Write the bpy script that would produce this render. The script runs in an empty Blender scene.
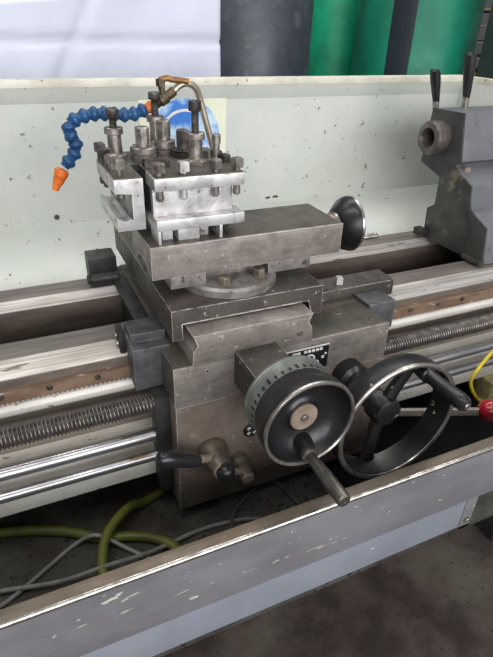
import bpy, bmesh, math, random
from mathutils import Vector, Matrix
random.seed(7)
PI = math.pi
scn = bpy.context.scene
COL = scn.collection

# ------------------------------------------------------------------ helpers
def lin(c):
    return tuple((v/255/12.92 if v/255 <= .04045 else ((v/255+.055)/1.055)**2.4) for v in c) + (1.0,)

class MB:
    """collects shapes, then links them as one mesh object"""
    def __init__(s):
        s.bm = bmesh.new()
    def _bev(s, faces, bev, seg=2):
        if bev <= 0: return
        edges = list({e for f in faces for e in f.edges})
        bmesh.ops.bevel(s.bm, geom=edges, offset=bev, segments=seg, affect='EDGES', clamp_overlap=True, profile=.6)
    def box(s, x0, x1, y0, y1, z0, z1, bev=.0015, M=None):
        vs = [s.bm.verts.new((x, y, z)) for x in (x0, x1) for y in (y0, y1) for z in (z0, z1)]
        if M: 
            for v in vs: v.co = M @ v.co
        q = [(0,1,3,2),(4,6,7,5),(0,4,5,1),(2,3,7,6),(0,2,6,4),(1,5,7,3)]
        s._bev([s.bm.faces.new([vs[i] for i in k]) for k in q], bev)
        return s
    def prism(s, pts, axis, a, b, bev=.0015, M=None):
        def P(u, v, t):
            if axis == 'x': return (t, u, v)
            if axis == 'y': return (u, t, v)
            return (u, v, t)
        A = [s.bm.verts.new(P(u, v, a)) for u, v in pts]
        B = [s.bm.verts.new(P(u, v, b)) for u, v in pts]
        if M:
            for v in A+B: v.co = M @ v.co
        n = len(pts)
        fs = [s.bm.faces.new(A), s.bm.faces.new(B[::-1])]
        for i in range(n):
            fs.append(s.bm.faces.new((A[i], B[i], B[(i+1) % n], A[(i+1) % n])))
        s._bev(fs, bev)
        return s
    def lathe(s, p0, axis, prof, n=32, closed=False, phase=0.0, caps=True):
        p0 = Vector(p0); w = Vector(axis).normalized()
        u = w.orthogonal().normalized()
        if abs(w.z) < .9:
            u = Vector((0,0,1)).cross(w).normalized()
        else:
            u = Vector((1,0,0))
        v = w.cross(u)
        rings = []
        for t, r in prof:
            rings.append([s.bm.verts.new(p0 + w*t + (u*math.cos(phase+2*PI*k/n) + v*math.sin(phase+2*PI*k/n))*max(r, 1e-5)) for k in range(n)])
        m = len(rings)
        for i in range(m if closed else m-1):
            a, b = rings[i], rings[(i+1) % m]
            for k in range(n):
                s.bm.faces.new((a[k], a[(k+1) % n], b[(k+1) % n], b[k]))
        if not closed and caps:
            s.bm.faces.new(rings[0][::-1]); s.bm.faces.new(rings[-1])
        return s
    def cyl(s, p0, p1, r0, r1=None, n=24, ch=.0):
        r1 = r0 if r1 is None else r1
        d = Vector(p1)-Vector(p0); L = d.length
        if ch > 0: prof = [(0, r0-ch), (ch, r0), (L-ch, r1), (L, r1-ch)]
        else: prof = [(0, r0), (L, r1)]
        return s.lathe(p0, d, prof, n)
    def hexa(s, p0, p1, r, n=6, phase=0.0, ch=.0015):
        d = Vector(p1)-Vector(p0); L = d.length
        return s.lathe(p0, d, [(0, r), (L-ch, r), (L, r-ch*1.3)], n, phase=phase)
    def tube(s, pts, r, n=10, sub=8, closed=False):
        P = [Vector(p) for p in pts]; q = []
        for i in range(len(P)-1):
            a = P[max(i-1, 0)]; b = P[i]; c = P[i+1]; d = P[min(i+2, len(P)-1)]
            for k in range(sub):
                t = k/sub
                q.append(.5*((2*b)+(c-a)*t+(2*a-5*b+4*c-d)*t*t+(3*b-a-3*c+d)*t**3))
        q.append(P[-1])
        rings = []; u = None
        for i, p in enumerate(q):
            w = (q[min(i+1, len(q)-1)]-q[max(i-1, 0)]).normalized()
            if u is None: u = w.orthogonal().normalized()
            u = (u - w*u.dot(w)).normalized(); v = w.cross(u)
            rr = r(i/(len(q)-1)) if callable(r) else r
            rings.append([s.bm.verts.new(p+(u*math.cos(2*PI*k/n)+v*math.sin(2*PI*k/n))*rr) for k in range(n)])
        for a, b in zip(rings, rings[1:]):
            for k in range(n):
                s.bm.faces.new((a[k], a[(k+1) % n], b[(k+1) % n], b[k]))
        s.bm.faces.new(rings[0][::-1]); s.bm.faces.new(rings[-1])
        return s
    def ball(s, c, r, n=24, sc=(1,1,1)):
        M = Matrix.Translation(c) @ Matrix.Diagonal((*sc, 1))
        bmesh.ops.create_uvsphere(s.bm, u_segments=n, v_segments=n//2, radius=r, matrix=M)
        return s
    def build(s, name, mat, parent=None, loc=None, angle=32):
        bm = s.bm
        bmesh.ops.recalc_face_normals(bm, faces=bm.faces)
        if loc is None:
            if parent is not None: loc = parent.matrix_world.translation if parent.parent is None and parent.type == 'EMPTY' else WLOC[parent.name]
            else:
                xs = [v.co for v in bm.verts]
                loc = Vector(((min(c.x for c in xs)+max(c.x for c in xs))/2, (min(c.y for c in xs)+max(c.y for c in xs))/2, min(c.z for c in xs)))
        loc = Vector(loc)
        if parent is not None: loc = Vector(WLOC[parent.name])
        for v in bm.verts: v.co -= loc
        me = bpy.data.meshes.new(name); bm.to_mesh(me); bm.free()
        for p in me.polygons: p.use_smooth = True
        me.set_sharp_from_angle(angle=math.radians(angle))
        o = bpy.data.objects.new(name, me); COL.objects.link(o)
        if mat: me.materials.append(mat)
        if parent is not None: o.parent = parent          # same origin as its parent
        else: o.location = loc
        WLOC[o.name] = loc
        return o
WLOC = {}
def tag(o, label, cat, group=None):
    o['label'] = label; o['category'] = cat
    if group: o['group'] = group
    return o
def thing(name, loc, label, cat, group=None):
    o = bpy.data.objects.new(name, None); COL.objects.link(o)
    o.empty_display_size = .05; o.location = loc; WLOC[o.name] = Vector(loc)
    return tag(o, label, cat, group)
def struct(o):
    o['kind'] = 'structure'; return o

# ------------------------------------------------------------------ materials
def mat(name, c1, c2=None, scale=30, rough=.5, rough2=None, metal=0.0, bump=0.0, bscale=None, detail=6, lo=.35, hi=.65,
        spots=None, spot_scale=60, spot_th=.68, spot_soft=.03, stretch=(1,1,1), spots2=None, s2_scale=9, s2_th=.6, s2_soft=.12, s2_amt=.7, spec=.5, coat=0.0,
        streak=None, streak_vec=(200,3,3), streak_amt=.25, edge=None, edge_r=.003, edge_amt=1.0):
    m = bpy.data.materials.new(name); m.use_nodes = True
    nt = m.node_tree; N = nt.nodes; L = nt.links
    b = N['Principled BSDF']
    b.inputs['Metallic'].default_value = metal
    b.inputs['Roughness'].default_value = rough
    b.inputs['Specular IOR Level'].default_value = spec
    b.inputs['Coat Weight'].default_value = coat
    tc = N.new('ShaderNodeTexCoord'); mp = N.new('ShaderNodeMapping'); mp.inputs['Scale'].default_value = stretch
    L.new(tc.outputs['Object'], mp.inputs['Vector'])
    def noise(sc, det=6, vec=None):
        n = N.new('ShaderNodeTexNoise'); n.inputs['Scale'].default_value = sc; n.inputs['Detail'].default_value = det
        n.inputs['Roughness'].default_value = .62
        L.new((vec or mp.outputs['Vector']), n.inputs['Vector']); return n
    def ramp(a, bb, src):
        r = N.new('ShaderNodeMapRange'); r.inputs['From Min'].default_value = a; r.inputs['From Max'].default_value = bb
        r.interpolation_type = 'SMOOTHSTEP'
        L.new(src, r.inputs['Value']); return r.outputs['Result']
    def mix(fac, a, bb):
        x = N.new('ShaderNodeMix'); x.data_type = 'RGBA'
        if isinstance(fac, float): x.inputs[0].default_value = fac
        else: L.new(fac, x.inputs[0])
        for sock, v in ((x.inputs[6], a), (x.inputs[7], bb)):
            if isinstance(v, tuple): sock.default_value = v
            else: L.new(v, sock)
        return x.outputs[2]
    n1 = noise(scale, detail)
    f1 = ramp(lo, hi, n1.outputs['Fac'])
    col = mix(f1, lin(c1), lin(c2 or c1))
    def scaled(f, a):
        k = N.new('ShaderNodeMath'); k.operation = 'MULTIPLY'; L.new(f, k.inputs[0]); k.inputs[1].default_value = a
        return k.outputs[0]
    if streak:
        mp2 = N.new('ShaderNodeMapping'); mp2.inputs['Scale'].default_value = streak_vec
        L.new(tc.outputs['Object'], mp2.inputs['Vector'])
        n = noise(1.0, 3, mp2.outputs['Vector'])
        col = mix(scaled(ramp(.42, .62, n.outputs['Fac']), streak_amt), col, lin(streak))
    if spots2:
        n = noise(s2_scale, 5)
        col = mix(scaled(ramp(s2_th-s2_soft, s2_th+s2_soft, n.outputs['Fac']), s2_amt), col, lin(spots2))
    if spots:
        n = noise(spot_scale, 4)
        col = mix(ramp(spot_th-spot_soft, spot_th+spot_soft, n.outputs['Fac']), col, lin(spots))
    if edge:  # pale edges: worn steel, plus glints painted into the colour
        bv = N.new('ShaderNodeBevel'); bv.samples = 6; bv.inputs['Radius'].default_value = edge_r
        ge = N.new('ShaderNodeNewGeometry'); dt = N.new('ShaderNodeVectorMath'); dt.operation = 'DOT_PRODUCT'
        L.new(bv.outputs['Normal'], dt.inputs[0]); L.new(ge.outputs['Normal'], dt.inputs[1])
        rr = N.new('ShaderNodeMapRange'); rr.inputs['From Min'].default_value = .97; rr.inputs['From Max'].default_value = .80
        L.new(dt.outputs['Value'], rr.inputs['Value'])
        ne = noise(70, 3); ed = ramp(.30, .55, ne.outputs['Fac'])
        mm = N.new('ShaderNodeMath'); mm.operation = 'MULTIPLY'; L.new(rr.outputs['Result'], mm.inputs[0]); L.new(ed, mm.inputs[1])
        col = mix(scaled(mm.outputs[0], edge_amt), col, lin(edge))
    L.new(col, b.inputs['Base Color'])
    if rough2 is not None:
        r = N.new('ShaderNodeMapRange'); r.inputs['To Min'].default_value = rough; r.inputs['To Max'].default_value = rough2
        L.new(f1, r.inputs['Value']); L.new(r.outputs['Result'], b.inputs['Roughness'])
    if bump > 0:
        n = noise(bscale or scale*4, 5)
        bp = N.new('ShaderNodeBump'); bp.inputs['Strength'].default_value = bump; bp.inputs['Distance'].default_value = .002
        L.new(n.outputs['Fac'], bp.inputs['Height']); L.new(bp.outputs['Normal'], b.inputs['Normal'])
    return m

M = {}
M['plate']   = mat('ground_steel', (149,141,134), (120,112,105), 26, .45, .58, .45, .10, 160, spots=(190,180,170), spot_scale=90, spot_th=0.655, streak=(172,162,152), streak_vec=(14,14,120), streak_amt=.3, edge=(236,230,222))
M['apron']   = mat('oily_brown_steel', (128,115,104), (104,92,83), 18, .42, .6, .3, .12, 120, spots=(170,160,150), spot_scale=85, spot_th=0.665, spots2=(78,66,58), s2_scale=7, s2_amt=.5, edge=(236,230,222))
M['slide']   = mat('dark_machined_steel', (88,82,75), (68,63,57), 22, .45, .58, .4, .10, 150, spots=(175,168,160), spot_scale=95, spot_th=0.665, edge=(236,230,222))
M['bright']  = mat('bright_machined_steel', (222,219,218), (172,168,166), 34, .36, .5, .6, .12, 200, spots=(90,82,76), spot_scale=70, spot_th=0.645, edge=(240,236,230), edge_amt=.6)
M['ringsteel'] = mat('grey_ring_steel', (158,154,150), (118,113,108), 40, .38, .5, .5, .12, 200, spots=(84,78,72), spot_scale=60, spot_th=0.635, edge=(220,216,210), edge_amt=.6)
M['bolt']    = mat('bolt_steel', (172,164,156), (110,103,96), 60, .30, .46, .7, .12, 260)
M['bolt_dark']= mat('blackened_steel', (112,106,102), (66,62,59), 60, .34, .48, .7, .1, 260)
M['bolt_brown']= mat('brown_bolt_steel', (140,128,112), (104,94,82), 60, .38, .5, .5, .1, 200)
M['casting'] = mat('dark_grey_casting', (88,88,90), (62,62,64), 34, .45, .6, .15, .25, 150, spots2=(112,110,108), s2_scale=14, s2_amt=.5, edge=(176,174,172), edge_amt=.6)
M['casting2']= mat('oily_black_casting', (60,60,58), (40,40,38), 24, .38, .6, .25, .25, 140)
M['way']     = mat('ground_way_steel', (214,209,202), (172,164,154), 22, .34, .5, .5, .08, 120, stretch=(.15,1,1), spots=(110,95,82), spot_scale=38, spot_th=0.635, streak=(120,112,106), streak_vec=(3,260,260), streak_amt=.5)  # sloped ways: their bright reflection is put into the colour
M['waytop'] = mat('dark_way_top', (122,114,108), (96,88,82), 22, .42, .55, .3, .1, 120, stretch=(.2,1,1), streak=(150,142,134), streak_vec=(3,200,200), streak_amt=.4)  # flat way tops, a darker tone than the slopes
M['wayside'] = mat('dark_way_side', (112,100,90), (84,74,66), 30, .5, .6, .4, .1, 120, stretch=(.2,1,1))
M['rack']    = mat('rusty_rack_steel', (142,118,98), (112,88,70), 30, .5, .65, .3, .15, 140, spots=(190,180,168), spot_scale=50, spot_th=0.635, stretch=(.4,1,1))
M['bedwhite']= mat('cream_bed_paint', (226,222,212), (196,190,178), 12, .42, .6, 0, .05, 60, spots=(120,105,85), spot_scale=60, spot_th=0.665, stretch=(.4,1,1))
M['bedgrey'] = mat('oily_bed_paint', (146,135,120), (112,101,88), 14, .45, .6, 0, .08, 80, stretch=(.3,1,1))
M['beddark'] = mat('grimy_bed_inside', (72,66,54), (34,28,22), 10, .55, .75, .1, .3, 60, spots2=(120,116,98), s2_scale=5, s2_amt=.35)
M['screw']   = mat('thread_steel', (140,134,130), (104,98,94), 60, .30, .42, .8, .03, 200)
M['rod']     = mat('polished_rod', (205,203,205), (160,158,160), 30, .24, .34, .9, .02, 100, stretch=(.2,1,1), spots=(120,96,70), spot_scale=30, spot_th=0.675)
M['splash']  = mat('greenish_white_paint', (204,207,199), (194,198,190), 5, .38, .5, 0, .04, 40, spots=(110,104,92), spot_scale=48, spot_th=0.677, spot_soft=.02, spots2=(190,190,178), s2_scale=4, s2_amt=.5)
M['splashlip']= mat('cream_lip_paint', (226,222,206), (200,194,176), 9, .45, .55, 0, .1, 60, spots=(110,92,66), spot_scale=48, spot_th=0.675)
M['tray']    = mat('grey_machine_paint', (124,123,126), (108,107,111), 7, .36, .5, 0, .05, 60, spots=(196,194,180), spot_scale=26, spot_th=0.685, spot_soft=.012, stretch=(.8,1,1.8), spots2=(96,94,96), s2_scale=4, s2_amt=.5)
M['traylow'] = mat('pale_grey_machine_paint', (136,140,150), (122,126,135), 6, .4, .5, 0, .05, 60, spots=(206,204,180), spot_scale=20, spot_th=0.705, spot_soft=.012)
M['chip']    = mat('pale_chipped_primer', (196,192,176), (176,170,152), 60, .6)
M['lip']     = mat('worn_lip_metal', (134,124,112), (104,90,74), 14, .32, .5, .5, .1, 90, stretch=(.3,1,1))
M['pan']     = mat('oily_tray_floor', (84,84,78), (58,56,50), 8, .35, .6, .1, .3, 70, spots2=(46,30,24), s2_scale=6, s2_th=.55, s2_amt=.8, spots=(24,22,20), spot_scale=70, spot_th=0.615)
M['floor']   = mat('dirty_concrete', (86,72,66), (54,43,40), 7, .6, .8, 0, 1.0, 34, lo=.36, hi=.62, spots2=(122,116,102), s2_scale=1.1, s2_th=.56, s2_amt=.7, spots=(44,36,33), spot_scale=40, spot_th=.66, spot_soft=.09)
M['black']   = mat('black_plastic', (34,34,36), (24,24,26), 40, .26, .36, 0, .02, 100)
M['blackpaint']= mat('worn_black_enamel', (28,28,29), (17,17,18), 26, .26, .42, 0, .12, 90, spots=(150,140,120), spot_scale=50, spot_th=0.70, spot_soft=.02)
M['chrome']  = mat('worn_chrome', (186,182,176), (140,134,126), 40, .2, .36, .9, .04, 120)
M['dial']    = mat('satin_dial', (134,137,130), (108,111,105), 40, .4, .5, .55, .04, 150)
M['brown']   = mat('brown_metal', (164,146,130), (136,118,104), 50, .42, .55, .3, .08, 200)
M['hub']     = mat('oiled_brown_hub', (104,95,82), (76,70,60), 30, .35, .5, .4, .1, 120)
M['red']     = mat('red_plastic', (170,26,34), (140,18,28), 20, .2, .3, 0, 0, 50, coat=.4)
M['blue']    = mat('blue_hose_plastic', (34,84,128), (22,62,104), 30, .35, .5, 0, .05, 90)
M['orange']  = mat('orange_nozzle_plastic', (236,122,44), (206,96,32), 40, .4, .5, 0, .05, 90)
M['nickel']  = mat('worn_nickel_pipe', (206,194,174), (172,158,138), 40, .28, .4, .8, .05, 120)
M['brass']   = mat('brown_lever', (150,112,66), (118,84,48), 40, .4, .5, .5, .08, 120)
M['valve']   = mat('grimy_valve', (110,96,76), (70,60,50), 60, .4, .5, .6, .15, 160)
M['tailgrey']= mat('grey_tailstock_paint', (108,109,112), (94,95,98), 8, .4, .5, 0, .12, 70, spots=(90,84,78), spot_scale=40, spot_th=0.655)
M['quill']   = mat('oily_quill_steel', (116,108,102), (84,78,73), 30, .34, .46, .5, .1, 120)
M['taildark']= mat('dark_tailstock_face', (72,72,68), (52,52,50), 14, .45, .55, .1, .12, 90, spots2=(140,130,104), s2_scale=16, s2_th=.64, s2_soft=.03, s2_amt=.45)
M['shadeblack']= mat('black_shade_sheet', (14,13,12), (8,8,7), 9, .7, .85, 0, .3, 60, spec=.15)  # near black, stands in for the shade under the bed
M['saddle'] = mat('dark_saddle', (98,92,82), (72,68,60), 16, .42, .58, .25, .12, 110, edge=(190,186,178), edge_amt=.6)
M['handle_steel'] = mat('dull_handle_steel', (140,136,130), (104,100,94), 30, .28, .42, .85, .05, 120)
M['white']   = mat('white_marking', (228,226,220), (206,204,198), 60, .5)
M['paper']   = mat('yellowed_paper', (232,232,208), (222,222,196), 12, .6)
M['stblue']  = mat('sticker_blue', (40,116,200), (196,220,236), 9, .4, .5, 0, 0, 50, lo=.42, hi=.58)
M['hoseyel'] = mat('olive_hose', (108,110,38), (80,82,28), 16, .35, .5, 0, .05, 90)
M['cable']   = mat('grey_cable', (142,138,132), (112,108,104), 30, .4)
M['cabledark']= mat('dark_cable', (88,84,78), (66,62,58), 30, .4)
M['yellow']  = mat('yellow_cable', (214,192,40), (190,166,30), 30, .35)
M['ivory']   = mat('aged_ivory_plastic', (190,176,120), (150,138,92), 40, .5)
M['sheet']   = mat('white_sheet', (216,218,231), (206,209,224), 3, .7, .8, 0, .05, 30)
M['drumdark']= mat('dark_grey_drum_plastic', (66,72,80), (44,48,56), 5, .34, .45, 0, .1, 40, spots2=(120,124,130), s2_scale=10, s2_th=.66, s2_amt=.5)
M['drumgreen']= mat('green_drum_plastic', (8,166,120), (6,140,100), 6, .45, .55, 0, .05, 40)
M['drumdeep']= mat('deep_green_drum_plastic', (4,122,94), (4,100,78), 6, .45, .55, 0, .05, 40)
M['drumblack']= mat('charcoal_band', (30,40,48), (24,32,40), 6, .4)
M['cabinet'] = mat('dark_green_cabinet', (48,58,54), (40,48,46), 6, .5)
M['shelfwood']= mat('pale_shelf_board', (170,158,136), (140,128,108), 20, .6)
M['wall']    = mat('dim_workshop_wall', (96,98,100), (80,82,84), 3, .8)
M['wood']    = mat('brown_batten', (150,138,124), (126,114,100), 20, .6)

# ------------------------------------------------------------------ the setting
struct(MB().box(-4, 6, -2, 5, -.05, 0, 0).build('floor', M['floor']))
struct(MB().box(-4, 6, 3.4, 3.5, 0, 3.2, 0).build('wall_back', M['wall']))

# ------------------------------------------------------------------ lathe bed
bed = thing('lathe_bed', (.6, .95, 0), 'long grey and cream lathe bed with ground ways under the carriage and tailstock', 'lathe bed')
MB().prism([(.920,.975),(.8625,.975),(.8625,.965),(.920,.965)], 'x', -.6, 2.0, .0006).build('flat_way', M['waytop'], bed)
MB().prism([(.8622,.9752),(.8622,.960),(.835,.945),(.8305,.954)], 'x', -.6, 2.0, .0006).build('sloped_way', M['way'], bed)
MB().prism([(.920,.9655),(.8625,.9655),(.8625,.960),(.8315,.9525),(.830,.933),(.830,.905),(.920,.905)], 'x', -.6, 2.0, .0006).build('way_side', M['wayside'], bed)
MB().prism([(1.152,.975),(1.0945,.975),(1.0945,.964),(1.152,.964)], 'x', -.6, 2.0, .0006).build('flat_way', M['waytop'], bed)
MB().prism([(1.0942,.9752),(1.0942,.960),(1.084,.946),(1.0785,.9565)], 'x', -.6, 2.0, .0006).build('sloped_way', M['way'], bed)
MB().prism([(1.152,.9645),(1.0945,.9645),(1.080,.955),(1.078,.932),(1.078,.87),(1.152,.87)], 'x', -.6, 2.0, .0006).build('way_side', M['wayside'], bed)
MB().prism([(.91,.906),(.832,.906),(.823,.904),(.818,.896),(.819,.885),(.826,.878),(.91,.874)], 'x', -.6, 2.0, .001).build('rack_ledge', M['bedwhite'], bed)
MB().box(-.6, 2.0, .83, .91, .70, .876, .001).build('front_wall', M['bedgrey'], bed)
MB().prism([(.84,.795),(.806,.790),(.806,.752),(.79,.738),(.777,.735),(.775,.693),(.84,.690)], 'x', -.6, 2.0, .001).build('lower_flange', M['bedwhite'], bed)
MB().box(-.6, 2.0, 1.085, 1.15, .6255, .88, .001).build('rear_wall', M['beddark'], bed)
MB().box(-.6, 2.0, .90, 1.09, .6255, .66, .001).build('bed_bottom', M['beddark'], bed)
for x in (-.35, .10, .86, 1.35):
    MB().prism([(x-.05,.66),(x+.05,.66),(x+.04,.86),(x+.012,.885),(x-.012,.885),(x-.04,.86)], 'y', .905, 1.09, .002).build('cross_rib', M['beddark'], bed)
r = MB(); pitch = .0084; pts = [(-.5,.936)]
x = -.5
while x < 1.75:
    pts += [(x, .9165), (x+.0020, .9115), (x+.0050, .9115), (x+.0072, .9165)]
    x += pitch
pts += [(x, .9165), (x, .936)]
r.prism(pts, 'y', .817, .834, 0)
rk = r.build('rack', M['rack'], bed)
for x in (-.080, .000, .084, .804, .888, .963):
    b = MB().cyl((x,.819,.9295), (x,.8135,.9295), .0055, n=16, ch=.001)
    b.hexa((x,.8136,.9295), (x,.8128,.9295), .003, ch=.0001)
    b.build('rack_screw', M['bolt_dark'], rk)
MB().box(1.27, 1.95, .70, 1.25, 0, .606, .006).build('pedestal', M['casting2'], bed)

# ------------------------------------------------------------------ screws and rods along the bed
def leadscrew():
    b = MB(); pit = .0066; n = 18; x = -.55; step = pit/6; rings = []
    prof = [.0190, .0190, .0178, .0140, .0140, .0175]
    while x < 1.7:
        ring = []
        for k in range(n):
            a = 2*PI*k/n
            ph = ((x/pit) - k/n) % 1.0
            i = ph*6; i0 = int(i) % 6; f = i-int(i)
            rr = prof[i0]*(1-f)+prof[(i0+1) % 6]*f
            ring.append(b.bm.verts.new((x, .758+rr*math.cos(a), .887+rr*math.sin(a))))
        rings.append(ring); x += step
    for a, c in zip(rings, rings[1:]):
        for k in range(n): b.bm.faces.new((a[k], a[(k+1) % n], c[(k+1) % n], c[k]))
    b.bm.faces.new(rings[0][::-1]); b.bm.faces.new(rings[-1])
    return b.build('lead_screw', M['screw'], angle=60)
tag(leadscrew(), 'threaded steel lead screw running through the apron, above the two smooth rods', 'lead screw')
tag(MB().cyl((-.55,.758,.812), (1.7,.758,.812), .0125, n=28).build('feed_rod', M['rod']), 'smooth polished feed rod directly below the threaded screw', 'rod')
tag(MB().cyl((-.55,.752,.765), (1.7,.752,.765), .0110, n=28).build('control_rod', M['rod']), 'smooth polished rod lowest of the bars, above the cream flange', 'rod')

# ------------------------------------------------------------------ carriage
car = thing('carriage', (.42, .85, .649), 'brown steel lathe carriage with saddle and tall apron plate across the bed', 'lathe carriage')
b = MB()
b.box(.195, .642, .704, .800, .908, .9905, .0012)
b.box(.205, .642, .799, .828, .93, .9900, .0012).box(.205, .642, .827, .850, .9765, .9900, .0012)
b.box(.207, .490, .849, 1.17, .9765, .9895, .0015).box(.207, .490, .922, 1.075, .932, .978, .0015)
b.build('saddle', M['saddle'], car)
MB().box(.1945, .6425, .7000, .7045, .908, .991, .0008).build('front_plate', M['plate'], car)
b = MB().box(.176, .2075, .872, 1.165, .9765, .9890, .0015).box(.186, .2075, .924, 1.074, .90, .978, .0015)
b.build('saddle_edge', M['casting2'], car)
MB().box(.168, .1955, .738, .774, .672, .908, .0015).build('apron_side', M['casting2'], car)
b = MB().prism([(.231,1.049),(.240,1.029),(.231,1.019),(.229,.989),(.464,.989),(.461,1.019),(.453,1.031),(.461,1.049)], 'y', .700, 1.17, .0008)
b.build('dovetail_way', M['plate'], car)
b = MB().box(.1955, .6420, .7005, .774, .649, .9065, .0012)
ap = b.build('apron', M['apron'], car)
def wing(name, parts, m):
    b = MB()
    for p in parts: b.box(*p)
    return b.build(name, m, car)
wl = wing('saddle_wing', [(.144,.212,.777,.829,.908,.995,.003), (.144,.212,.828,.862,.9765,.995,.002), (.148,.212,.803,.858,.994,1.012,.002)], M['casting'])
wr = wing('saddle_wing', [(.640,.708,.764,.829,.932,.998,.003), (.640,.708,.828,.862,.9765,.998,.002)], M['casting'])
wc = wing('clamp_block', [(.500,.748,.826,.886,.976,1.013,.002)], M['slide'])
wb = wing('rear_wing', [(.128,.190,1.106,1.160,.9765,1.041,.004)], M['casting2'])
MB().cyl((.127,1.104,.993), (.190,1.104,.993), .0155, n=28, ch=.002).cyl((.121,1.104,.993), (.128,1.104,.993), .011, n=20, ch=.002).build('wing_boss', M['casting2'], wb)
def wiper(x0, x1, y0, y1, z0, z1, par, m):
    w = MB().box(x0, x1, y0, y1, z0, z1, .002).build('way_wiper', m, par)
    for yy, zz in ((y0+.012, z0+.02), (y1-.014, z1-.016)):
        s = -1 if x0 < .4 else 1
        xx = x0 if s < 0 else x1
        MB().cyl((xx, yy, zz), (xx+s*.005, yy, zz), .006, n=14, ch=.001).build('screw', M['bolt'], w)
wiper(.133,.1445,.835,.872,.955,1.002, wl, M['casting2'])
wiper(.7075,.713,.79,.83,.940,.972, wr, M['casting2'])
b = MB().hexa((.617,.852,1.012), (.617,.852,1.030), .0095, n=4, phase=.5, ch=.002)
b.build('square_bolt', M['bright'], wc)
for x, y, z in ((.668,.846,1.0128),):
    MB().cyl((x,y,z-.003),(x,y,z+.0012), .005, n=16).build('oil_plug', M['bolt_dark'], wc)
for x, y in ((.621,.728),(.207,.812)):
    MB().cyl((x,y,.987),(x,y,.9918), .0075, n=18, ch=.001).hexa((x,y,.9917),(x,y,.9922), .004, ch=.0001).build('cap_screw', M['bolt_dark'], car)
MB().cyl((.566,.775,.988),(.566,.775,.9918), .0085, n=18, ch=.001).build('oil_plug', M['slide'], car)
MB().cyl((.255,.7,.975),(.255,.6985,.975), .004, n=14).build('dowel', M['slide'], car)
# box carrying the cross feed screw
MB().box(.306, .388, .598, .701, .936, 1.004, .0015).build('screw_housing', M['slide'], car)
MB().cyl((.437,.7005,1.012),(.437,.697,1.012), .007, n=18, ch=.001).build('gib_screw', M['bolt'], car)
# engraved plates on the apron
pl = MB().box(.409,.503,.6985,.7005,.924,.977,.0005).build('instruction_plate', M['black'], car)
b = MB()
def rectline(b, x0, x1, z0, z1, t, y):
    b.box(x0,x1,y-.0004,y,z0,z0+t,0); b.box(x0,x1,y-.0004,y,z1-t,z1,0); b.box(x0,x0+t,y-.0004,y,z0,z1,0); b.box(x1-t,x1,y-.0004,y,z0,z1,0)
b.box(.409,.503,.6981,.6986,.9735,.977,0)
b.box(.411,.413,.6981,.6986,.945,.9735,0)
b.box(.423,.440,.6981,.6986,.953,.970,0)
b.build('plate_border', M['white'], pl)
MB().cyl((.4315,.6982,.9615),(.4315,.6978,.9615),.005,n=14).build('plate_dot', M['black'], pl)
b = MB()
for i in range(5): b.box(.448+i*.0085,.4545+i*.0085,.6981,.6986,.9645,.9705,0)
b.lathe((.462,.6986,.948),(0,-1,0),[(0,.012),(.0005,.012),(.0005,.0085),(0,.0085)],24,closed=True)
b.box(.4605,.4635,.6981,.6986,.938,.958,0); b.box(.452,.472,.6981,.6986,.9465,.9495,0)
b.lathe((.476,.6986,.936),(0,-1,0),[(0,.008),(.0005,.008),(.0005,.0045),(0,.0045)],20,closed=True)
b.box(.488,.494,.6981,.6986,.945,.951,0); b.box(.494,.499,.6981,.6986,.953,.957,0)
b.build('plate_symbol', M['white'], pl)
rp = MB().cyl((.345,.7005,.812),(.345,.697,.812),.017,n=28,ch=.001).build('round_plate', M['black'], car)
b = MB()
for dx, dz in ((-.006,.006),(.006,.006),(-.006,-.006),(.006,-.006)):
    b.box(.345+dx-.004,.345+dx+.004,.6965,.6971,.812+dz-.0012,.812+dz+.0012,0); b.box(.345+dx-.0012,.345+dx+.0012,.6965,.6971,.812+dz-.004,.812+dz+.004,0)
b.build('plate_symbol', M['white'], rp)

# ------------------------------------------------------------------ feed levers on the apron
lv = thing('feed_lever', (.262,.70,.788), 'black tapered feed lever on a brown hub, left of the ball lever on the apron', 'lever')
MB().lathe((.262,.7,.788),(0,-1,.0),[(0,.030),(.012,.030),(.020,.026),(.038,.024),(.055,.0195),(.058,.0182)],32).build('hub', M['hub'], lv)
MB().cyl((.262,.643,.788),(.262,.6385,.788),.0178,n=28,ch=.001).build('hub_cap', M['brown'], lv)
MB().cyl((.252,.672,.797),(.216,.650,.824),.0085,.007,n=18).build('arm', M['brown'], lv)
b = MB().lathe((.220,.649,.821),(Vector((.144,.645,.860))-Vector((.220,.649,.821))),[(0,.0085),(.004,.0115),(.030,.0135),(.058,.0155),(.072,.0155),(.080,.0135),(.0845,.009),(.086,.002)],24)
b.build('grip', M['black'], lv)
lv2 = thing('ball_lever', (.312,.70,.745), 'short lever with black ball on a slim brown hub below the large dial', 'lever')
MB().lathe((.317,.7,.739),(0,-1,0),[(0,.022),(.014,.022),(.022,.016),(.050,.0145),(.052,.0135)],28).build('hub', M['hub'], lv2)
MB().cyl((.317,.649,.739),(.317,.645,.739),.0128,n=24,ch=.001).cyl((.317,.6452,.739),(.317,.6445,.739),.0035,n=12).build('hub_cap', M['brown'], lv2)
MB().cyl((.308,.662,.748),(.270,.640,.784),.0065,n=16).build('arm', M['brown'], lv2)
MB().ball((.265,.635,.790),.0175,28).build('ball_knob', M['black'], lv2)

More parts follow.
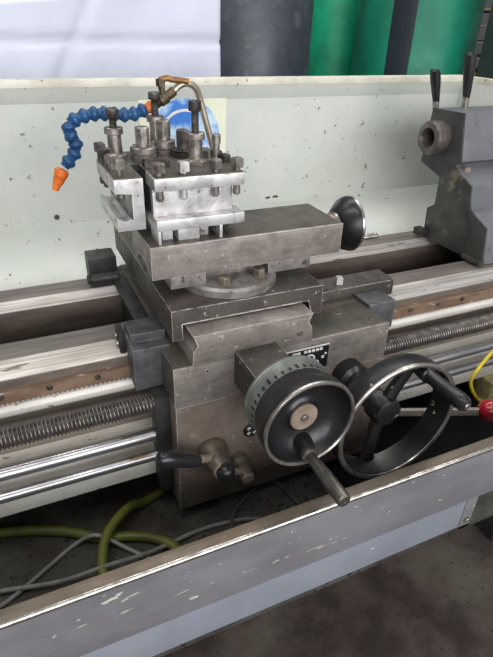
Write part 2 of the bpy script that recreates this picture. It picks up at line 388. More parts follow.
# ------------------------------------------------------------------ cross feed dial and handwheel
ax = (.353, 0, .977)
dl = thing('feed_dial', (.353,.575,.90), 'grey graduated dial ring behind the solid black cross feed handwheel', 'dial')
MB().lathe((.353,.596,.972),(0,-1,0),[(0,.070),(.003,.0755),(.008,.0765),(.010,.0745),(.0125,.0745),(.014,.0735),(.036,.0735),(.038,.068)],64).build('dial_ring', M['dial'], dl)
b = MB()
for k in range(36):
    R = Matrix.Translation((.353,0,.972)) @ Matrix.Rotation(2*PI*k/36,4,'Y')
    b.box(-.0021,.0021,.5615,(.5685 if k % 4 else .572),.0725,.0741,0,R)
b.build('graduations', M['blackpaint'], dl)
hw = thing('cross_feed_handwheel', (.353,.54,.893), 'solid dished black handwheel with chrome rim and long steel handle, in front of the dial', 'handwheel')
MB().lathe((.353,.565,.972),(0,-1,0),[(0,.03),(0,.0700),(.004,.0725),(.020,.0745),(.024,.0775),(.046,.0795),(.0515,.0793),(.0515,.0735),(.044,.0705),(.034,.064),(.026,.050),(.022,.036),(.024,.028),(.028,.024),(.030,.0)],72).build('wheel_body', M['blackpaint'], hw)
MB().lathe((.353,.5135,.972),(0,-1,0),[(0,.0797),(.0035,.0793),(.0050,.0778),(.0050,.0752),(.0030,.0733),(0,.0730)],72,closed=True).build('rim', M['chrome'], hw)
MB().cyl((.353,.5365,.972),(.353,.530,.972),.0240,n=36,ch=.001).build('hub_washer', M['brown'], hw)
MB().cyl((.353,.531,.972),(.353,.526,.972),.0065,n=20,ch=.0015).cyl((.353,.5262,.972),(.353,.5245,.972),.003,n=12).build('hub_screw', M['bolt'], hw)
hx, hz = .3575, .908
MB().lathe((hx,.547,hz+.004),(0,-1,0),[(0,.020),(.018,.017),(.030,.0135)],24).build('handle_boss', M['blackpaint'], hw)
b = MB().lathe((hx,.519,hz),(0,-1,0),[(0,.0125),(.006,.0135),(.009,.0125),(.010,.0085),(.020,.0088),(.060,.0112),(.102,.0118),(.107,.0112),(.109,.0095),(.109,.004),(.1075,.003)],28)
b.build('handle', M['handle_steel'], hw)

# ------------------------------------------------------------------ carriage handwheel (two spokes)
c2 = Vector((.553,.53,.8935))
cw = thing('carriage_handwheel', (.553,.57,.769), 'large open two-spoke black handwheel with chrome rim edge, right of the solid handwheel', 'handwheel')
MB().lathe(c2+Vector((0,.042,0)),(0,-1,0),[(0,.109),(0,.121),(.006,.1235),(.036,.1255),(.040,.124),(.042,.120),(.040,.116),(.030,.1135),(.006,.1095)],80,closed=True).build('rim', M['blackpaint'], cw)
MB().lathe(c2+Vector((0,.0035,0)),(0,-1,0),[(0,.1258),(.003,.1254),(.0048,.1232),(.0052,.1205),(.004,.1175),(0,.1160)],80,closed=True).build('rim_edge', M['chrome'], cw)
MB().lathe(c2+Vector((0,.17,0)),(0,-1,0),[(0,.034),(.03,.034),(.035,.024),(.100,.024),(.106,.030),(.130,.029),(.137,.0265),(.140,.0265),(.1415,.0235)],40).build('hub', M['blackpaint'], cw)
def spoke(ang):
    d = Vector((math.cos(ang),0,math.sin(ang))); s = Vector((-d.z,0,d.x))
    b = MB(); rings = []
    for t, w, yy, th in ((.018,.016,.050,.020),(.05,.0135,.048,.018),(.085,.0125,.044,.017),(.102,.0145,.042,.017),(.1145,.019,.038,.018)):
        c = c2+d*t+Vector((0,yy-.0,0))
        rings.append([b.bm.verts.new(c+s*w*math.cos(2*PI*k/14)+Vector((0,-1,0))*(th*.6*math.sin(2*PI*k/14))) for k in range(14)])
    for p, q in zip(rings, rings[1:]):
        for k in range(14): b.bm.faces.new((p[k],p[(k+1)%14],q[(k+1)%14],q[k]))
    b.bm.faces.new(rings[0][::-1]); b.bm.faces.new(rings[-1])
    return b.build('spoke', M['blackpaint'], cw)
spoke(math.radians(66)); spoke(math.radians(258))
hp = c2+Vector((.037,0,.098))
MB().lathe(hp+Vector((0,.03,0)),(0,-1,0),[(0,.012),(.02,.013),(.034,.0145),(.036,.0125),(.046,.0115),(.080,.0130),(.105,.0140),(.116,.0132),(.121,.0105),(.123,.006)],28).build('handle', M['black'], cw)
MB().cyl(hp+Vector((0,-.092,0)), hp+Vector((0,-.0945,0)), .0055, n=18, ch=.001).build('handle_screw', M['chrome'], cw)

# ------------------------------------------------------------------ red knob lever, hidden pivot behind the large wheel
rl = thing('red_knob_lever', (.70,.655,.74), 'flat steel lever ending in a glossy red ball, right of the large spoked wheel', 'lever')
p0 = Vector((.630,.700,.765)); p1 = Vector((.860,.590,.781))
d = (p1-p0).normalized(); side = Vector((0,0,1))
R = Matrix.Translation(p0) @ Matrix(((d.x, -d.y, 0, 0),(d.y, d.x, 0, 0),(d.z, 0, 1, 0),(0,0,0,1)))
MB().box(-.01,(p1-p0).length,-.004,.004,-.0085,.0085,.001,R).build('arm', M['plate'], rl)
MB().ball((.867,.588,.783),.0250,28).build('ball_knob', M['red'], rl)

# ------------------------------------------------------------------ cross slide
cs = thing('cross_slide', (.35,.95,1.02), 'dark flat steel cross slide on the dovetail under the compound rest', 'cross slide')
MB().prism([(.206,1.083),(.499,1.083),(.500,1.025),(.478,1.025),(.470,1.056),(.223,1.056),(.226,1.025),(.206,1.025)], 'y', .735, 1.19, .0012).build('slide_plate', M['slide'], cs)
MB().cyl((.470,.770,1.080),(.470,.770,1.0838),.006,n=16).build('oil_plug', M['bolt_dark'], cs)

# ------------------------------------------------------------------ compound rest
cr = thing('compound_rest', (.373,.83,1.083), 'brown steel compound rest block on a round swivel base, under the tool post', 'compound rest')
MB().lathe((.345,.832,1.0832),(0,0,1),[(0,.0925),(.012,.0925),(.0165,.088),(.0165,.05)],72).build('swivel_base', M['ringsteel'], cr)
b = MB().box(.222,.286,.786,.90,1.0975,1.1235,.001).box(.408,.497,.786,.90,1.0995,1.1235,.001).box(.284,.41,.812,.90,1.0975,1.1235,.001)
b.build('lower_slide', M['ringsteel'], cr)
MB().prism([(.780,1.122),(.780,1.180),(.911,1.180),(.911,1.122),(.880,1.122),(.868,1.142),(.824,1.142),(.812,1.122)], 'x', .189, .558, .0012).build('top_slide', M['plate'], cr)
MB().box(.1905,.5565,.7815,.9095,1.1795,1.1804,0).build('dark_top', M['saddle'], cr)  # thin skin, a darker tone than the slide under it
for x, y in ((.316,.772),(.388,.783)):
    n = MB().cyl((x,y,1.0975),(x,y,1.101),.0115,n=24,ch=.0008).hexa((x,y,1.101),(x,y,1.1145),.0118,ch=.0022)
    n.build('clamp_nut', M['bolt_brown'], cr)
MB().cyl((.557,.846,1.151),(.577,.846,1.151),.0250,n=36,ch=.001).build('bearing_hub', M['brown'], cr)
MB().cyl((.575,.846,1.151),(.583,.846,1.151),.0275,n=48,ch=.001).build('dial_ring', M['chrome'], cr)
ch_ = thing('compound_handwheel', (.60,.846,1.095), 'small black cone handwheel with chrome rim at the end of the compound rest', 'handwheel')
MB().lathe((.5825,.846,1.151),(1,0,0),[(0,.029),(.003,.034),(.022,.0520),(.030,.0548),(.034,.0548),(.034,.050),(.026,.040),(.018,.012)],56).build('cone_body', M['blackpaint'], ch_)
MB().lathe((.6145,.846,1.151),(1,0,0),[(0,.0552),(.004,.0556),(.0065,.0540),(.0065,.0495),(.003,.048),(0,.050)],56,closed=True).build('rim', M['chrome'], ch_)
MB().lathe((.612,.808,1.133),(1,0,0),[(0,.0085),(.010,.0085),(.011,.0055),(.044,.0066),(.050,.0064),(.052,.005)],20).build('handle', M['chrome'], ch_)

# ------------------------------------------------------------------ tool post
tp = thing('tool_post', (.26,.885,1.180), 'four-way steel tool post crowded with square set screws and tall clamp posts', 'tool post')
b = MB()
b.box(.2065,.345,.812,.826,1.2036,1.2868,.0006)
b.box(.204,.356,.785,.840,1.2680,1.2880,.0012)
b.box(.204,.357,.785,.840,1.2035,1.2215,.0012)
b.prism([(.145,1.2875),(.190,1.2875),(.190,1.206),(.145,1.206),(.145,1.228),(.154,1.223),(.160,1.2205),(.166,1.226),(.171,1.221),(.172,1.226),(.172,1.2655),(.145,1.2655)],'y',.800,.945,.0010)
b.box(.200,.300,.938,.990,1.2655,1.2872,.0012)
b.box(.338,.364,.845,.985,1.2655,1.2870,.0012)
b.box(.338,.360,.835,.985,1.204,1.222,.0012)
b.build('tool_slots', M['bright'], tp)
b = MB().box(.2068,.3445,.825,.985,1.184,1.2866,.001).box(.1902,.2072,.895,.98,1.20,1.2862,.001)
b.build('turret_core', M['casting2'], tp)  # coloured dark: shade of the gap beside the jaws, painted in
b = MB().prism([(.206,.786),(.355,.786),(.355,.836),(.363,.836),(.363,.984),(.300,.984),(.300,.989),(.201,.989),(.201,.944),(.146,.944),(.146,.801),(.189,.801),(.189,.894),(.206,.894)],'z',1.2866,1.2885,0)
b.build('turret_top', M['saddle'], tp)  # thin skin, a darker tone than the jaws
b = MB().box(.206,.211,.788,.835,1.1803,1.2032,.0006).box(.218,.236,.808,.84,1.1803,1.2032,.0006).box(.243,.280,.798,.84,1.1803,1.2032,.0006).box(.286,.300,.810,.84,1.1804,1.2032,.0006).box(.313,.318,.788,.835,1.1804,1.2032,.0006)
b.box(.21,.33,.834,.908,1.1804,1.1842,.001)
b.build('turret_base', M['bright'], tp)
def set_screw(x, y, ztop, s=.0078, hh=.0155, zbot=1.247, m='bolt', ph=.5):
    b = MB().hexa((x,y,ztop-hh),(x,y,ztop),s*1.36,n=4,phase=PI/4+ph,ch=.0022)
    hd = b.cyl((x,y,zbot+.003),(x,y,ztop-hh+.0005),s*.72,n=18)
    b.lathe((x,y,zbot),(0,0,1),[(0,s*.55),(.003,s*.8),(.010,s*.8),(.011,s*.72)],18)
    return b.build('set_screw', M[m], tp)
for i, (x, z) in enumerate(((.217,1.308),(.257,1.308),(.312,1.308),(.350,1.308))):
    set_screw(x, .806, z, .0080, .0160, 1.247, 'bright' if i == 1 else 'bolt', (.35,.1,.5,.25)[i])
for i, (x, y, z) in enumerate(((.150,.922,1.320),(.152,.897,1.316),(.157,.868,1.312),(.159,.825,1.3135))):
    set_screw(x, y, z, .0076, .0150, 1.247 if i > 1 else 1.252, 'bolt_dark' if i < 2 else 'bolt', (.2,.6,.4,.3)[i])
for x, y, z in ((.350,.862,1.302),(.352,.905,1.300),(.300,.905,1.303),(.325,.905,1.302),(.225,.965,1.305),(.262,.968,1.304),(.215,.862,1.303),(.24,.86,1.2995)):
    set_screw(x, y, z, .0080, .0140, 1.255, 'bolt_dark', random.random())
def cap_post(x, y, ztop, zthr, znut0, znut1, zb, rs, name='clamp_post'):
    """socket head bolt standing in a flanged sleeve"""
    b = MB()
    b.lathe((x,y,zb),(0,0,1),[(0,.0190),(.007,.0190),(.008,.0170),(.010,rs+.001),(znut0-zb,rs)],32)
    b.lathe((x,y,znut0),(0,0,1),[(0,.0150),(.001,.0160),(znut1-znut0-.001,.0160),(znut1-znut0,.0145)],32)
    o = b.build(name, M['bolt'], tp)
    t = MB(); prof = []; z = znut1-.001; k = 0
    while z < zthr:
        prof.append((z, .0066 if k % 2 == 0 else .0056)); z += .0011; k += 1
    prof.append((zthr, .006))
    t.lathe((x,y,0),(0,0,1),prof,20)
    h = zthr
    t.lathe((x,y,h),(0,0,1),[(0,.0100),(.001,.0106),(ztop-h-.0012,.0106),(ztop-h,.0096),(ztop-h,.0058),(ztop-h-.007,.0054),(ztop-h-.0072,.0)],28)
    t.build('cap_bolt', M['bolt_dark'], o)
cap_post(.180,.945,1.369,1.355,1.328,1.339,1.2868,.0115)
cap_post(.299,.865,1.388,1.372,1.328,1.339,1.2868,.0112)
cap_post(.262,.975,1.389,1.377,1.340,1.350,1.2868,.0112)
def square_post(x, y, ztop, zdisc, rd, rp, m):
    b = MB()
    zb = 1.2868
    b.lathe((x,y,zb),(0,0,1),[(0,rd*.92),(.006,rd),(.010,rd),(.0115,rd*.86),(.0125,rd*.86),(.0135,rd),(zdisc-zb-.001,rd),(zdisc-zb,rd*.93),(zdisc-zb+.001,rp+.001)],40)
    o = b.build('clamp_collar', M[m], tp)
    p = MB().lathe((x,y,zdisc),(0,0,1),[(0,rp),(.006,rp),(.0075,rp*.98)],28)
    p.hexa((x,y,zdisc+.005),(x,y,ztop),rp*1.08,n=8,phase=PI/8,ch=.002)
    p.build('square_top', M[m], o)
square_post(.223,.922,1.342,1.309,.0222,.0112,'bolt')
square_post(.270,.955,1.346,1.312,.0205,.0118,'bolt')
square_post(.296,.925,1.334,1.301,.0225,.0106,'bolt_dark')
b = MB().cyl((.340,.875,1.2868),(.340,.875,1.318),.0062,n=18)
b.lathe((.340,.875,1.316),(0,0,1),[(0,.0062),(.001,.0078),(.015,.0078),(.0162,.0068)],20)
b.build('stud', M['bolt'], tp)

# ------------------------------------------------------------------ coolant hose, valve and pipe
hs = thing('coolant_hose', (.263,.99,1.18), 'blue segmented coolant hose with orange nozzle curling left of the tool post', 'coolant hose')
path = [(.250,.990,1.3595),(.229,.990,1.351),(.206,.990,1.351),(.177,.990,1.354),(.153,.990,1.354),(.132,.990,1.349),(.117,.990,1.343),(.109,.990,1.331),(.113,.990,1.320),(.121,.990,1.312),(.123,.990,1.303),(.117,.990,1.290),(.108,.990,1.280),(.097,.990,1.269)]
P = [Vector(p) for p in path]; dense = []
for i in range(len(P)-1):
    a = P[max(i-1,0)]; b_ = P[i]; c = P[i+1]; d = P[min(i+2,len(P)-1)]
    for k in range(10):
        t = k/10; dense.append(.5*((2*b_)+(c-a)*t+(2*a-5*b_+4*c-d)*t*t+(3*b_-a-3*c+d)*t**3))
dense.append(P[-1])
Ls = [0]
for a, b_ in zip(dense, dense[1:]): Ls.append(Ls[-1]+(b_-a).length)
def at(s):
    s = min(max(s,0),Ls[-1])
    for i in range(len(Ls)-1):
        if Ls[i+1] >= s: return dense[i].lerp(dense[i+1],(s-Ls[i])/max(Ls[i+1]-Ls[i],1e-9))
    return dense[-1]
NS = 13; seg = Ls[-1]/NS
for i in range(NS):
    a = at(i*seg); b_ = at((i+1)*seg); d = b_-a; L = d.length
    MB().lathe(a, d, [(-L*.10,.0070),(L*.06,.0100),(L*.20,.0122),(L*.36,.0130),(L*.52,.0124),(L*.66,.0104),(L*.80,.0088),(L*.92,.0082),(L*1.05,.0080)], 22).build('segment', M['blue'], hs)
MB().lathe((.268,.990,1.3655),Vector((.249,.990,1.359))-Vector((.268,.990,1.3655)),[(0,.0085),(.003,.0105),(.012,.0105),(.018,.0085),(.021,.007)],22).build('connector', M['orange'], hs)
MB().lathe((.0925,.990,1.264),Vector((.074,.990,1.228))-Vector((.0925,.990,1.264)),[(0,.0095),(.003,.0125),(.012,.0122),(.014,.0108),(.026,.0092),(.028,.0075),(.039,.0062),(.040,.004)],22).build('nozzle', M['orange'], hs)
vv = thing('coolant_valve', (.285,.99,1.27), 'worn nickel coolant pipe bent over into a small valve behind the tool post', 'coolant valve')
MB().tube([(.300,.992,1.384),(.314,.992,1.396),(.330,.993,1.400),(.346,.996,1.392),(.356,1.0,1.372),(.368,1.0,1.330),(.384,1.0,1.275),(.395,1.0,1.235)],.0062,14).build('pipe', M['nickel'], vv)
MB().cyl((.268,.990,1.366),(.276,.990,1.371),.0085,n=6).cyl((.276,.990,1.371),(.290,.990,1.379),.0105,n=20,ch=.001).cyl((.290,.990,1.379),(.304,.992,1.388),.0085,n=6).build('valve_body', M['valve'], vv)
MB().cyl((.283,.990,1.377),(.279,.990,1.402),.006,n=14).cyl((.279,.990,1.396),(.2785,.990,1.408),.0085,n=6).build('valve_stem', M['valve'], vv)
b = MB().tube([(.276,.988,1.4055),(.290,.988,1.409),(.300,.988,1.407),(.330,.988,1.4035)],.0052,10)
b.build('valve_lever', M['brass'], vv)
MB().cyl((.395,1.0,1.24),(.395,1.0,1.084),.0075,n=16).build('riser', M['nickel'], vv)

# ------------------------------------------------------------------ tailstock
ts = thing('tailstock', (1.3,1.01,.976), 'grey and dark tailstock with hollow quill standing at the right end of the bed', 'tailstock')
prof = [(1.160,1.316),(1.167,1.176),(1.083,1.152),(1.080,1.077),(1.107,1.060),(1.100,.977),(.875,.977),(.890,1.070),(.959,1.098),(.969,1.155),(1.049,1.190),(1.022,1.204),(1.046,1.318)]
sh = [(y,z) for y,z in prof]
b = MB().prism(sh,'x',1.07,1.075,.0008); b.build('end_face', M['taildark'], ts)
b = MB().prism(sh,'x',1.0745,1.62,.003); b.build('casting', M['tailgrey'], ts)
MB().lathe((1.075,1.115,1.249),(-1,0,0),[(0,.0),(0,.043),(.038,.043),(.044,.039),(.0455,.036),(.0455,.026),(.040,.0235),(.005,.020)],48).build('quill', M['quill'], ts)
MB().cyl((1.10,1.037,1.180),(1.10,1.020,1.180),.010,n=20,ch=.001).build('plug', M['brown'], ts)
MB().box(1.045,1.070,1.085,1.118,.984,1.004,.003).build('way_wiper', M['casting2'], ts)
MB().box(1.050,1.070,.868,.93,.980,.992,.002).build('way_wiper', M['bolt_dark'], ts)
for (xa, ya, za), (xb, yb, zb), r0, r1 in (((1.121,1.2,1.300),(1.088,1.2,1.406),.010,.0145),((1.173,1.15,1.314),(1.151,1.15,1.449),.011,.0150)):
    d = Vector((xb-xa,yb-ya,zb-za)); L = d.length
    l = MB().cyl((xa,ya,za-.01),(Vector((xa,ya,za))+d*.3),.009,n=16).build('clamp_lever', M['bolt'], ts)
    MB().lathe(Vector((xa,ya,za))+d*.18,d,[(0,r0*.8),(L*.1,r0),(L*.55,r1),(L*.76,r1),(L*.81,r1*.7),(L*.82,.002)],22).build('grip', M['black'], l)

# ------------------------------------------------------------------ chip tray and splash guard
tr = thing('chip_tray', (.5,.8,.60), 'grey painted chip tray with chipped front panel along the machine', 'chip tray')
MB().box(-.7,2.0,.462,1.30,.612,.622,0).build('tray_floor', M['pan'], tr)
b = MB().prism([(.450,.722),(.450,.846),(.452,.850),(.470,.850),(.472,.848),(.472,.840),(.456,.838),(.456,.722)],'x',-.7,2.0,.0006)
b.build('front_panel', M['tray'], tr)
MB().prism([(.4488,.8455),(.4492,.8495),(.452,.8518),(.472,.8518),(.4735,.850),(.472,.8498),(.452,.8498),(.4505,.848),(.4502,.8455)],'x',-.7,2.0,.0002).build('lip', M['lip'], tr)
MB().prism([(.4484,.846),(.4486,.8500),(.4500,.8519),(.4535,.8523),(.4535,.8515),(.4500,.848)],'x',-.7,2.0,.0002).build('lip_edge', M['chrome'], tr)
MB().box(-.7,.708,.463,.470,.614,.7235,.0008).build('lower_panel', M['traylow'], tr)
MB().box(.7085,.738,.462,.470,.614,.7235,.0008).build('bracket', M['tray'], tr)
MB().box(.52,1.75,.56,1.2,.6205,.6245,.0008).build('shade_sheet', M['shadeblack'], tr)  # added black sheet, paints the shade on the tray floor
MB().cyl((.724,.463,.640),(.724,.457,.640),.0065,n=18,ch=.001).build('bracket_bolt', M['bolt'], tr)
b = MB()
def stroke(b, pts, w, y):
    for (xa,za),(xb,zb) in zip(pts,pts[1:]):
        d = Vector((xb-xa,0,zb-za)).normalized(); s = Vector((-d.z,0,d.x))*w
        q = [Vector((xa,y,za))+s,Vector((xb,y,zb))+s,Vector((xb,y,zb))-s,Vector((xa,y,za))-s]
        lo_ = [b.bm.verts.new(p) for p in q]; hi_ = [b.bm.verts.new(p-Vector((0,.0003,0))) for p in q]
        b.bm.faces.new(hi_)
        for i in range(4): b.bm.faces.new((lo_[i],lo_[(i+1)%4],hi_[(i+1)%4],hi_[i]))
stroke(b,[(.475,.803),(.490,.806),(.481,.778)],.0007,.4500)
b.build('scratched_mark', M['traylow'], tr)
rnd = random.Random(11)
def chip(x, z, w, h):
    b = MB(); n = 9
    vs = [b.bm.verts.new((x+w*math.cos(2*PI*k/n)*rnd.uniform(.5,1), .45005, z+h*math.sin(2*PI*k/n)*rnd.uniform(.4,1)+.12*w*math.cos(2*PI*k/n))) for k in range(n)]
    b.bm.faces.new(vs)
    r = bmesh.ops.extrude_face_region(b.bm, geom=list(b.bm.faces))
    for e in r['geom']:
        if isinstance(e, bmesh.types.BMVert): e.co.y -= .0004
    b.build('paint_chip', M['chip'], tr)
chip(.020,.823,.016,.0045); chip(.034,.830,.008,.003); chip(.040,.812,.006,.003); chip(.052,.816,.010,.002); chip(-.022,.806,.004,.0016)
for k in range(16):
    x = rnd.uniform(-.06,.42); chip(x, .789-.083*x+rnd.uniform(-.002,.002), rnd.uniform(.003,.014), rnd.uniform(.0005,.0011))
for k in range(14):
    x = rnd.uniform(-.06,.60); chip(x, rnd.uniform(.795,.842), rnd.uniform(.0012,.004), rnd.uniform(.0006,.0014))
b = MB(); stroke(b,[(.010,.800),(.022,.803),(.026,.775)],.0007,.4500)
b.build('scratched_mark', M['traylow'], tr)

sg = thing('splash_guard', (.45,1.35,.93), 'pale greenish white splash guard panel standing behind the bed', 'splash guard')
MB().box(-.7,1.39,1.400,1.406,1.02,1.33,0).build('back_panel', M['splash'], sg)
MB().prism([(1.400,1.319),(1.385,1.356),(1.391,1.356),(1.406,1.319)],'x',-.7,1.39,.0005).build('bent_strip', M['splash'], sg)
MB().box(-.7,1.40,1.383,1.425,1.3545,1.3715,.002).build('top_lip', M['splashlip'], sg)
MB().prism([(1.406,1.02),(1.400,1.026),(1.165,.936),(1.165,.930)],'x',-.7,1.39,.0005).build('sloped_shelf', M['splash'], sg)
MB().box(1.386,1.392,1.185,1.40,.94,1.356,.0008).build('end_panel', M['splash'], sg)
MB().prism([(1.385,1.415),(1.410,1.415),(1.410,1.185),(1.385,1.185)],'z',1.3545,1.3705,.002).build('end_lip', M['splashlip'], sg)
for x, z in ((.099,1.046),):
    MB().cyl((x,1.4005,z),(x,1.3975,z),.007,n=14,ch=.001).build('screw', M['bolt_dark'], sg)

def stain(x, z, w, h, seed):
    rnd = random.Random(seed); b = MB()
    vs = [b.bm.verts.new((x+w*math.cos(2*PI*k/14)*rnd.uniform(.5,1), 1.3990, z+h*math.sin(2*PI*k/14)*rnd.uniform(.4,1))) for k in range(14)]
    b.bm.faces.new(vs)
    r = bmesh.ops.extrude_face_region(b.bm, geom=list(b.bm.faces))
    for e in r['geom']:
        if isinstance(e, bmesh.types.BMVert): e.co.y += .0012
    return b.build('rust_stain', M['valve'], sg)
stain(.712,1.040,.011,.005,1); stain(.737,1.041,.012,.006,2); stain(.690,1.333,.016,.004,3); stain(.650,1.332,.010,.003,5)
st = MB().box(.335,.572,1.3986,1.3999,1.125,1.330,0).build('sticker', M['paper'])
tag(st, 'yellowed paper sticker with a blue disc on the splash guard behind the tool post', 'sticker')
MB().lathe((.455,1.3987,1.228),(0,-1,0),[(0,.098),(.0006,.098)],64).build('blue_disc', M['stblue'], st)
b = MB()
ri, ro = .064, .071
va = []
for k in range(25):
    a = math.radians(72+k*4.6)
    va.append(((.455+ri*math.cos(a),1.228+ri*math.sin(a)),(.455+ro*math.cos(a),1.228+ro*math.sin(a))))
for (i0,o0),(i1,o1) in zip(va,va[1:]):
    b.bm.faces.new([b.bm.verts.new((p[0],1.3978,p[1])) for p in (i0,o0,o1,i1)])
b.build('white_arc', M['white'], st)

# ------------------------------------------------------------------ hoses and cables on the tray floor
Z = .631
tag(MB().tube([(.215,.83,.64),(.187,.787,Z),(.135,.765,Z),(.098,.742,Z+.022),(.052,.702,Z+.022),(.030,.655,Z+.012),(.027,.60,Z),(.04,.54,Z)],.0095,14).build('coolant_tube', M['hoseyel']), 'olive tube curving down from the apron and crossing over the other tube', 'tube')
tag(MB().tube([(-.35,.83,Z),(-.141,.797,Z),(-.03,.755,Z),(.034,.712,Z),(.090,.692,Z),(.128,.672,Z),(.160,.640,Z),(.175,.60,Z),(.18,.55,Z)],.0095,14).build('coolant_tube', M['hoseyel']), 'olive tube lying along the tray from the left edge, underneath the crossing tube', 'tube')
Zc = .6262
tag(MB().tube([(-.30,.59,Zc),(-.147,.642,Zc),(-.069,.685,Zc),(-.012,.718,Zc),(.030,.706,Zc+.021),(.075,.672,Zc+.004),(.115,.628,Zc),(.15,.58,Zc)],.0042,10).build('cable', M['cable']), 'pale grey cable looping up in the tray at the lower left', 'cable')
tag(MB().tube([(-.30,.70,Zc),(-.146,.669,Zc+.004),(-.048,.644,Zc+.009),(.039,.636,Zc+.018),(.117,.640,Zc+.009),(.22,.657,Zc),(.303,.649,Zc),(.35,.629,Zc),(.40,.58,Zc)],.0042,10).build('cable', M['cable']), 'long grey cable snaking along the tray from left to below the apron', 'cable')
tag(MB().tube([(.268,.58,Zc),(.279,.633,Zc+.008),(.304,.676,Zc),(.340,.70,Zc),(.367,.716,Zc),(.39,.76,Zc)],.0042,10).build('cable', M['cabledark']), 'dark cable rising from the tray lip to behind the ball lever', 'cable')
tag(MB().tube([(.38,.74,Zc),(.415,.712,Zc),(.432,.651,Zc),(.437,.60,Zc),(.44,.54,Zc)],.0042,10).build('cable', M['cabledark']), 'short dark cable in the tray under the solid handwheel', 'cable')
tag(MB().tube([(1.10,.75,.86),(1.0,.71,.848),(.945,.69,.836),(.915,.68,.822),(.903,.68,.800),(.909,.68,.772),(.938,.68,.732),(.975,.68,.700),(1.02,.70,.65)],.0042,12).build('cable', M['yellow']), 'yellow cable looping down behind the red ball knob', 'cable')
tag(MB().box(1.07,1.15,.74,.80,.6250,.692,.006).build('junction_box', M['ivory']), 'small aged ivory box in the tray by the yellow cable', 'box')

# ------------------------------------------------------------------ background above the splash guard
def curtain():
    b = MB(); nx, nz = 140, 110; g = []
    for i in range(nx+1):
        x = -1.2+(.754+1.2)*i/nx; row = []
        for k in range(nz+1):
            z = .003+(1.523+.09*max(0,x+.05)-.003)*k/nz
            y = 1.9+.008*math.sin(x*9+z*4)+.005*math.sin(x*19-z*9)+.016*math.exp(-((x-.25-(z-1.4)*.55)/.02)**2)+.010*math.exp(-((z-1.43-.01*x)/.010)**2)
            row.append(b.bm.verts.new((x,y,z)))
        g.append(row)
    for i in range(nx):
        for k in range(nz): b.bm.faces.new((g[i][k],g[i+1][k],g[i+1][k+1],g[i][k+1]))
    o = b.build('white_sheet', M['sheet'], angle=80)
    md = o.modifiers.new('thickness','SOLIDIFY'); md.thickness = .003
    return tag(o, 'white fabric sheet hanging behind the splash guard at the left', 'sheet')
curtain()
rail = thing('sheet_rail', (-.375,1.93,0), 'brown batten along the top edge of the white sheet', 'rail')
MB().box(-1.2,.45,1.928,1.950,1.490,1.66,.003).build('batten', M['wood'], rail)
for x in (-1.15,.40): MB().box(x-.02,x+.02,1.930,1.948,0,1.50,.002).build('post', M['wood'], rail)
def drum(name, x, y, r, m, label, z1=1.9):
    t = thing(name, (x,y,0), label, 'drum')
    MB().lathe((x,y,0),(0,0,1),[(0,r*.97),(.02,r),(z1*.33,r),(z1*.335,r*1.02),(z1*.345,r*1.02),(z1*.35,r),(z1-.02,r),(z1,r*.96)],72).build('body', M[m], t)
    return t
drum('drum', 1.115, 2.50, .30, 'drumdark', 'dark grey drum with pale sheen, next to the white sheet')
drum('drum', 1.92, 3.0, .20, 'drumgreen', 'narrow green drum between the dark drum and the wide green drum')
big = drum('drum', 2.02, 2.42, .30, 'drumdeep', 'wide green drum with a charcoal stripe, behind the tailstock levers')
b = MB(); R0 = .3025
vs = []
for k in range(9):
    a = math.radians(-152+k*2.6)
    vs.append((2.02+R0*math.cos(a), 2.42+R0*math.sin(a)))
for (xa,ya),(xb,yb) in zip(vs,vs[1:]):
    b.bm.faces.new([b.bm.verts.new(p) for p in ((xa,ya,.70),(xb,yb,.70),(xb,yb,1.86),(xa,ya,1.86))])
bmesh.ops.remove_doubles(b.bm, verts=b.bm.verts, dist=1e-5)
b.build('stripe', M['drumblack'], big)
sh_ = thing('storage_rack', (2.35,2.5,0), 'open storage rack with pale boards beside the dark green cabinet', 'rack')
for z in (1.28,1.36,1.44,1.52,1.60): MB().box(2.38,3.1,2.5,2.9,z-.012,z,.001).build('board', M['shelfwood'], sh_)
for x in (2.40,3.08): MB().box(x-.02,x+.02,2.87,2.91,0,1.9,.001).build('upright', M['drumblack'], sh_)
tag(MB().box(2.06,2.6,1.72,2.0,0,2.0,.004).build('cabinet', M['cabinet']), 'dark green cabinet at the upper right edge behind the tailstock', 'cabinet')

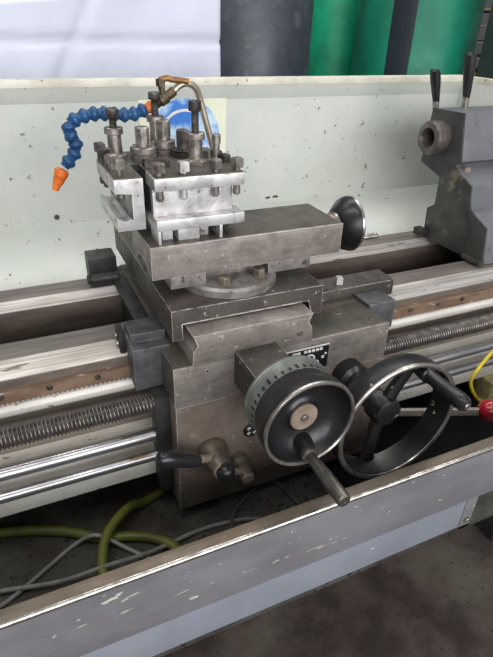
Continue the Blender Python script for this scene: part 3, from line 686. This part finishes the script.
# ------------------------------------------------------------------ light
w = bpy.data.worlds.new('World'); scn.world = w; w.use_nodes = True
w.node_tree.nodes['Background'].inputs['Color'].default_value = (.80,.86,.92,1)
w.node_tree.nodes['Background'].inputs['Strength'].default_value = .36
def area(name, loc, target, sx, sy, power, col=(1,1,1)):
    l = bpy.data.lights.new(name,'AREA'); l.shape = 'RECTANGLE'; l.size = sx; l.size_y = sy; l.energy = power; l.color = col
    o = bpy.data.objects.new(name,l); COL.objects.link(o); o.location = loc
    o.rotation_euler = (Vector(target)-Vector(loc)).to_track_quat('-Z','Y').to_euler()
    return o
area('overhead_fill', (-.4,.3,3.4), (.2,1.0,1.0), 2.6, .6, 22, (1,.98,.95))  # unseen area light, added to even out the splash guard
area('overhead_fill', (1.6,1.2,3.4), (1.4,1.3,1.0), 2.4, .5, 10, (1,.98,.95))  # unseen area light, added to vary the light on the metal
area('overhead_fill', (1.1,1.75,3.1), (1.2,2.4,1.4), 3.2, .4, 34, (1,.98,.95))  # unseen area light, added to brighten the drums and sheet
area('front_fill', (.5,-2.8,2.1), (.4,.9,.9), 5.0, 1.8, 175, (.98,.98,1))  # unseen soft fill behind the camera, added to lift the front faces

# ------------------------------------------------------------------ camera
cam = bpy.data.cameras.new('Camera'); co = bpy.data.objects.new('Camera',cam); COL.objects.link(co)
yaw, pit, rol, f = 0.43781301, 0.53218943, 0.0334761, 521.338
dv = Vector((math.sin(yaw)*math.cos(pit), math.cos(yaw)*math.cos(pit), -math.sin(pit)))
r0 = Vector((math.cos(yaw), -math.sin(yaw), 0)); u0 = r0.cross(dv)
rv = r0*math.cos(rol)+u0*math.sin(rol); uv = rv.cross(dv)
Mx = Matrix((( rv.x,uv.x,-dv.x,0),(rv.y,uv.y,-dv.y,0),(rv.z,uv.z,-dv.z,1.5),(0,0,0,1)))
co.matrix_world = Mx
cam.sensor_fit = 'VERTICAL'; cam.sensor_height = 36; cam.sensor_width = 27; cam.lens = f/657*36
cam.clip_start = .02
scn.camera = co
scn.view_settings.view_transform = 'Standard'; scn.view_settings.look = 'None'; scn.view_settings.gamma = 1
scn.view_settings.use_curve_mapping = False
scn.view_settings.exposure = 0.0
